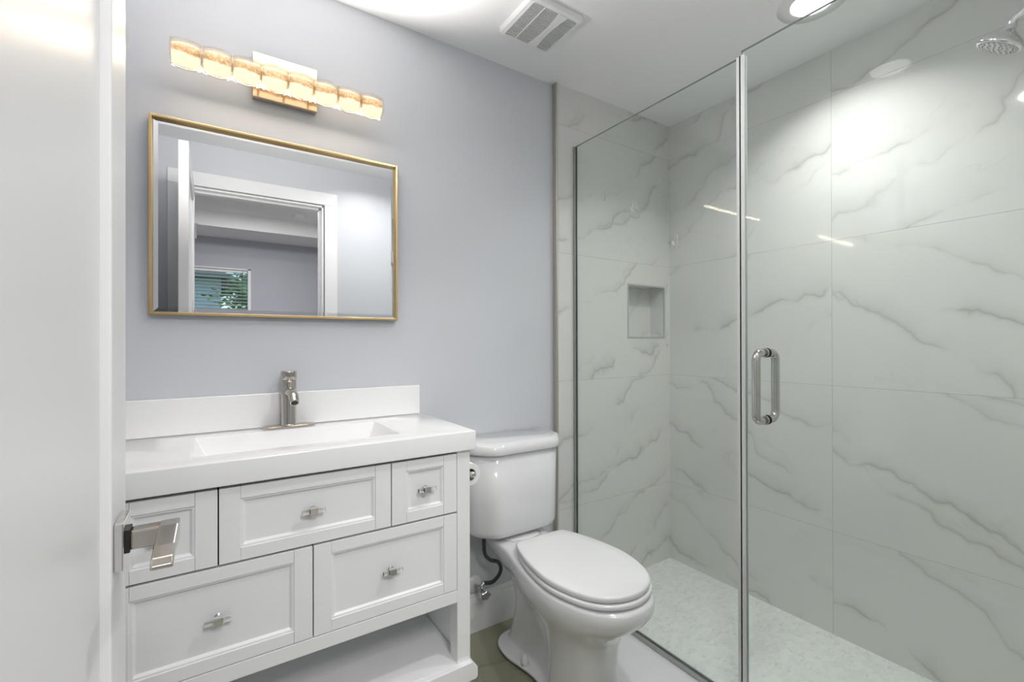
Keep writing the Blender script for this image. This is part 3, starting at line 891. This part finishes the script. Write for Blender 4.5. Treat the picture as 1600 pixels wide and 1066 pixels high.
bm = bmesh.new(); lathe(bm, (1.835, .0, 2.12), (0, 1, 0), [(0, .032), (.004, .032), (.010, .016)], 28)
obj('flange', bm, M_chrome, shd)

# ------------------------------------------------------------------ ceiling fittings
def can(x, y, label, lens, z=CEIL):
    t_ = thing('recessed_light', label, 'ceiling light', 'recessed lights')
    bm = bmesh.new(); n = 48
    R_ = []
    for r, dz in ((.112, 0), (.112, -.0015), (.078, -.004), (.070, -.0035), (.068, .0)):
        R_.append([(x+r*math.cos(a), y+r*math.sin(a), z+dz) for a in [2*PI*j/n for j in range(n)]])
    loft(bm, R_, False, False)
    obj('trim_ring', bm, M_plastic, t_, smooth=True)
    bm = bmesh.new(); R_ = []
    for r, dz in ((.069, -.0005), (.069, -.003), (.055, -.0035), (.0, -.0035)):
        R_.append([(x+max(r, .0005)*math.cos(a), y+max(r, .0005)*math.sin(a), z+dz) for a in [2*PI*j/n for j in range(n)]])
    loft(bm, R_)
    obj('lens', bm, lens, t_, smooth=True)
can(1.80, .775, 'lit round recessed ceiling light above the glass shower', M_can)
can(.95, .45, 'added round recessed fill light in front of the toilet, out of view', M_can2)  # unseen fixture made up for the bath fill lamp

ev = thing('exhaust_fan', 'white plastic exhaust fan grille on the ceiling above the toilet', 'vent')
ex0, ex1, ey0, ey1 = .925, 1.165, 1.275, 1.512
zc = CEIL
bm = bmesh.new()
def rrect(x0, x1, y0, y1, r, z, n=6):
    out = []
    for cx, cy, a0 in ((x1-r, y0+r, -PI/2), (x1-r, y1-r, 0), (x0+r, y1-r, PI/2), (x0+r, y0+r, PI)):
        for i in range(n+1):
            a = a0+PI/2*i/n; out.append((cx+r*math.cos(a), cy+r*math.sin(a), z))
    return out
i_ = .020
Rg = [rrect(ex0, ex1, ey0, ey1, .022, zc-.0005), rrect(ex0, ex1, ey0, ey1, .022, zc-.010), rrect(ex0+.006, ex1-.006, ey0+.006, ey1-.006, .018, zc-.018),
      rrect(ex0+i_, ex1-i_, ey0+i_, ey1-i_, .010, zc-.021), rrect(ex0+i_, ex1-i_, ey0+i_, ey1-i_, .010, zc-.008)]
loft(bm, Rg, False, False)
obj('grille_frame', bm, M_plastic, ev)
obj('shade_backing', B(ex0+.01, ex1-.01, ey0+.01, ey1-.01, zc-.0060, zc-.0006), M_dark, ev)  # flat slab, dark colour stands in for shade behind the slats
bm = bmesh.new()
# central bar, waisted
n = 13; xm = 1.075; A_ = []
for i in range(n):
    s = i/(n-1); y = ey0+i_-.002 + (ey1-ey0-2*i_+.004)*s; w = .011 + .010*abs(2*s-1)**2
    A_.append((y, w))
poly = [(xm-w, y) for y, w in A_] + [(xm+w, y) for y, w in A_[::-1]]
prism(bm, poly, 'z', zc-.0235, zc-.008)
obj('centre_bar', bm, M_plastic, ev)
ns = 26
for i in range(ns):
    y = ey0+i_+.004 + (ey1-ey0-2*i_-.006)*i/(ns-1)
    bm = bmesh.new()
    v = [(y-.0012, zc-.0215), (y+.0012, zc-.0215), (y+.0052, zc-.0085), (y+.0028, zc-.0085)]
    prism(bm, v, 'x', ex0+i_-.001, ex1-i_+.001)
    obj('slat', bm, M_plastic, ev)
bm = B(ex0+.068, ex0+.071, ey0+i_, ey1-i_, zc-.0225, zc-.012)
obj('rib', bm, M_plastic, ev)

# ------------------------------------------------------------------ the bedroom behind the camera (seen in the mirror)
BY = -2.90
bx_0, bx_1 = -1.9, 2.6
struct('floor_bedroom', B(bx_0-.1, bx_1+.1, BY-.1, -.12, -.10, .005), M_carpet)
# ceiling with a raised tray
TX0, TX1, TY0, TY1, TZ = -1.3, 1.01, BY+.58, -.75, 2.60
bm = B((bx_0-.1, bx_1+.1, BY-.1, TY0, CEIL, CEIL+.3), (bx_0-.1, bx_1+.1, TY1, -.0001, CEIL, CEIL+.3), (bx_0-.1, TX0, TY0, TY1, CEIL, CEIL+.3), (TX1, bx_1+.1, TY0, TY1, CEIL, CEIL+.3), (TX0, TX1, TY0, TY1, TZ, TZ+.08))
struct('ceiling_bedroom', bm, M_ceil)
wx0, wx1, wz0, wz1 = -.62, .372, .95, 2.095
bm = B((bx_0-.1, wx0, BY-.14, BY, 0, CEIL), (wx1, bx_1+.1, BY-.14, BY, 0, CEIL), (wx0, wx1, BY-.14, BY, 0, wz0), (wx0, wx1, BY-.14, BY, wz1, CEIL))
struct('wall_bedroom_far', bm, M_bedwall)
struct('wall_bedroom_left', B(bx_0-.1, bx_0, BY, -.12, 0, CEIL), M_bedwall)
struct('wall_bedroom_right', B(bx_1, bx_1+.1, BY, -.12, 0, CEIL), M_bedwall)
struct('wall_bedroom_near', B((bx_0, XL-.1, -.12, -.02, 0, CEIL), (XR+.12, bx_1, -.12, -.02, 0, CEIL)), M_bedwall)
f_ = .022
bm = B((wx0, wx0+f_, BY-.13, BY+.004, wz0, wz1), (wx1-.03, wx1, BY-.13, BY+.004, wz0, wz1), (wx0, wx1, BY-.13, BY+.004, wz1-.012, wz1), (wx0, wx1, BY-.13, BY+.03, wz0, wz0+.02),
       (wx0+f_, wx1-.03, BY-.12, BY-.09, 1.50, 1.53))
win = struct('window_1', bm, M_trim)
obj('pane', B(wx0+f_, wx1-.03, BY-.108, BY-.104, wz0+.02, wz1-.012), M_pane, win)
bl = thing('window_blind', 'white horizontal slat blind in the bedroom window seen in the mirror', 'blind')
obj('head_rail', B(wx0+f_+.004, wx1-.036, BY-.07, BY-.03, wz1-.045, wz1-.013), M_slat, bl)
nsl = 26
z0_, z1_ = wz0+.06, wz1-.065
for i in range(nsl):
    z = z0_+(z1_-z0_)*i/(nsl-1)
    bm = bmesh.new()
    prism(bm, [(BY-.074, z-.0065), (BY-.074, z-.0045), (BY-.026, z+.0065), (BY-.026, z+.0045)], 'x', wx0+f_+.006, wx1-.038)
    obj('slat', bm, M_slat, bl)
bm = bmesh.new(); tube(bm, [(wx1-.085, BY-.022, wz0+.05), (wx1-.085, BY-.022, wz1-.03)], .0025, 6)
obj('pull_cord', bm, mat('dark_cord', (.05, .12, .10), .8), bl)
sm = bmesh.new(); lathe(sm, (.776, -2.05, TZ), (0, 0, -1), [(0, .065), (.02, .065), (.032, .05), (.034, .0)], 32)
tag(obj('smoke_detector', sm, M_plastic), 'round white smoke detector on the bedroom ceiling seen in the mirror', 'smoke detector')

# outdoors beyond the window
g = B(-30, 30, -40, BY-.14, -.35, -.30)
struct('ground', g, M_lawn)
hs = thing('neighbour_house', 'pale blue house beyond the bedroom window seen in the mirror', 'house')
obj('house_wall', B(-6.0, .15, -14, -9.5, -.3, 2.75), M_stucco, hs)
bm = bmesh.new(); prism(bm, [(-6.4, 2.75), (.5, 2.75), (-2.9, 4.2)], 'y', -14.3, -9.2)
obj('roof', bm, M_roof, hs)
for x in (-5, -2.6, -.75):
    obj('house_window', B(x, x+.9, -9.51, -9.47, .7, 1.9), M_roof, hs)
def tree(x, y, h, r, label, seed):
    rnd = random.Random(seed)
    t_ = thing('garden_tree', label, 'tree', 'trees beyond the bedroom window')
    bm = bmesh.new(); tube(bm, [(x, y, -.3), (x+.05, y, h*.5), (x-.05, y+.05, h*.85)], [.12, .09, .04], 10)
    obj('trunk', bm, M_bark, t_)
    bm = bmesh.new()
    bmesh.ops.create_icosphere(bm, subdivisions=3, radius=r*.8, matrix=Matrix.Translation((x, y, h*.62)))
    for v in bm.verts: v.co += (v.co-Vector((x, y, h*.62)))*.18*math.sin(9*v.co.x+7*v.co.z)
    for i in range(5200):
        u1_, u2_ = rnd.random(), rnd.random()
        ct = 2*u1_-1; st = math.sqrt(1-ct*ct); ph1 = 2*PI*u2_; R_ = r*(.55+.5*rnd.random())*(1+.22*math.sin(5*ph1)*st+.15*math.cos(4*ct*3))
        c_ = Vector((x+R_*st*math.cos(ph1), y+R_*st*math.sin(ph1), h*.62+R_*ct*1.15))
        d1_ = Vector((rnd.uniform(-1, 1), rnd.uniform(-1, 1), rnd.uniform(-1, 1))).normalized(); a1, b1 = frame_of(d1_)
        s_ = rnd.uniform(.04, .075)
        bm.faces.new([bm.verts.new(c_+a1*s_), bm.verts.new(c_+b1*s_*.45), bm.verts.new(c_-a1*s_), bm.verts.new(c_-b1*s_*.45)])
    obj('crown', bm, M_leaf, t_)
tree(1.15, -7.2, 3.4, .95, 'leafy green tree close beyond the bedroom window, right of the house', 3)
tree(3.6, -10.5, 4.2, 1.4, 'tall leafy tree further out behind the nearer tree by the bedroom window', 5)
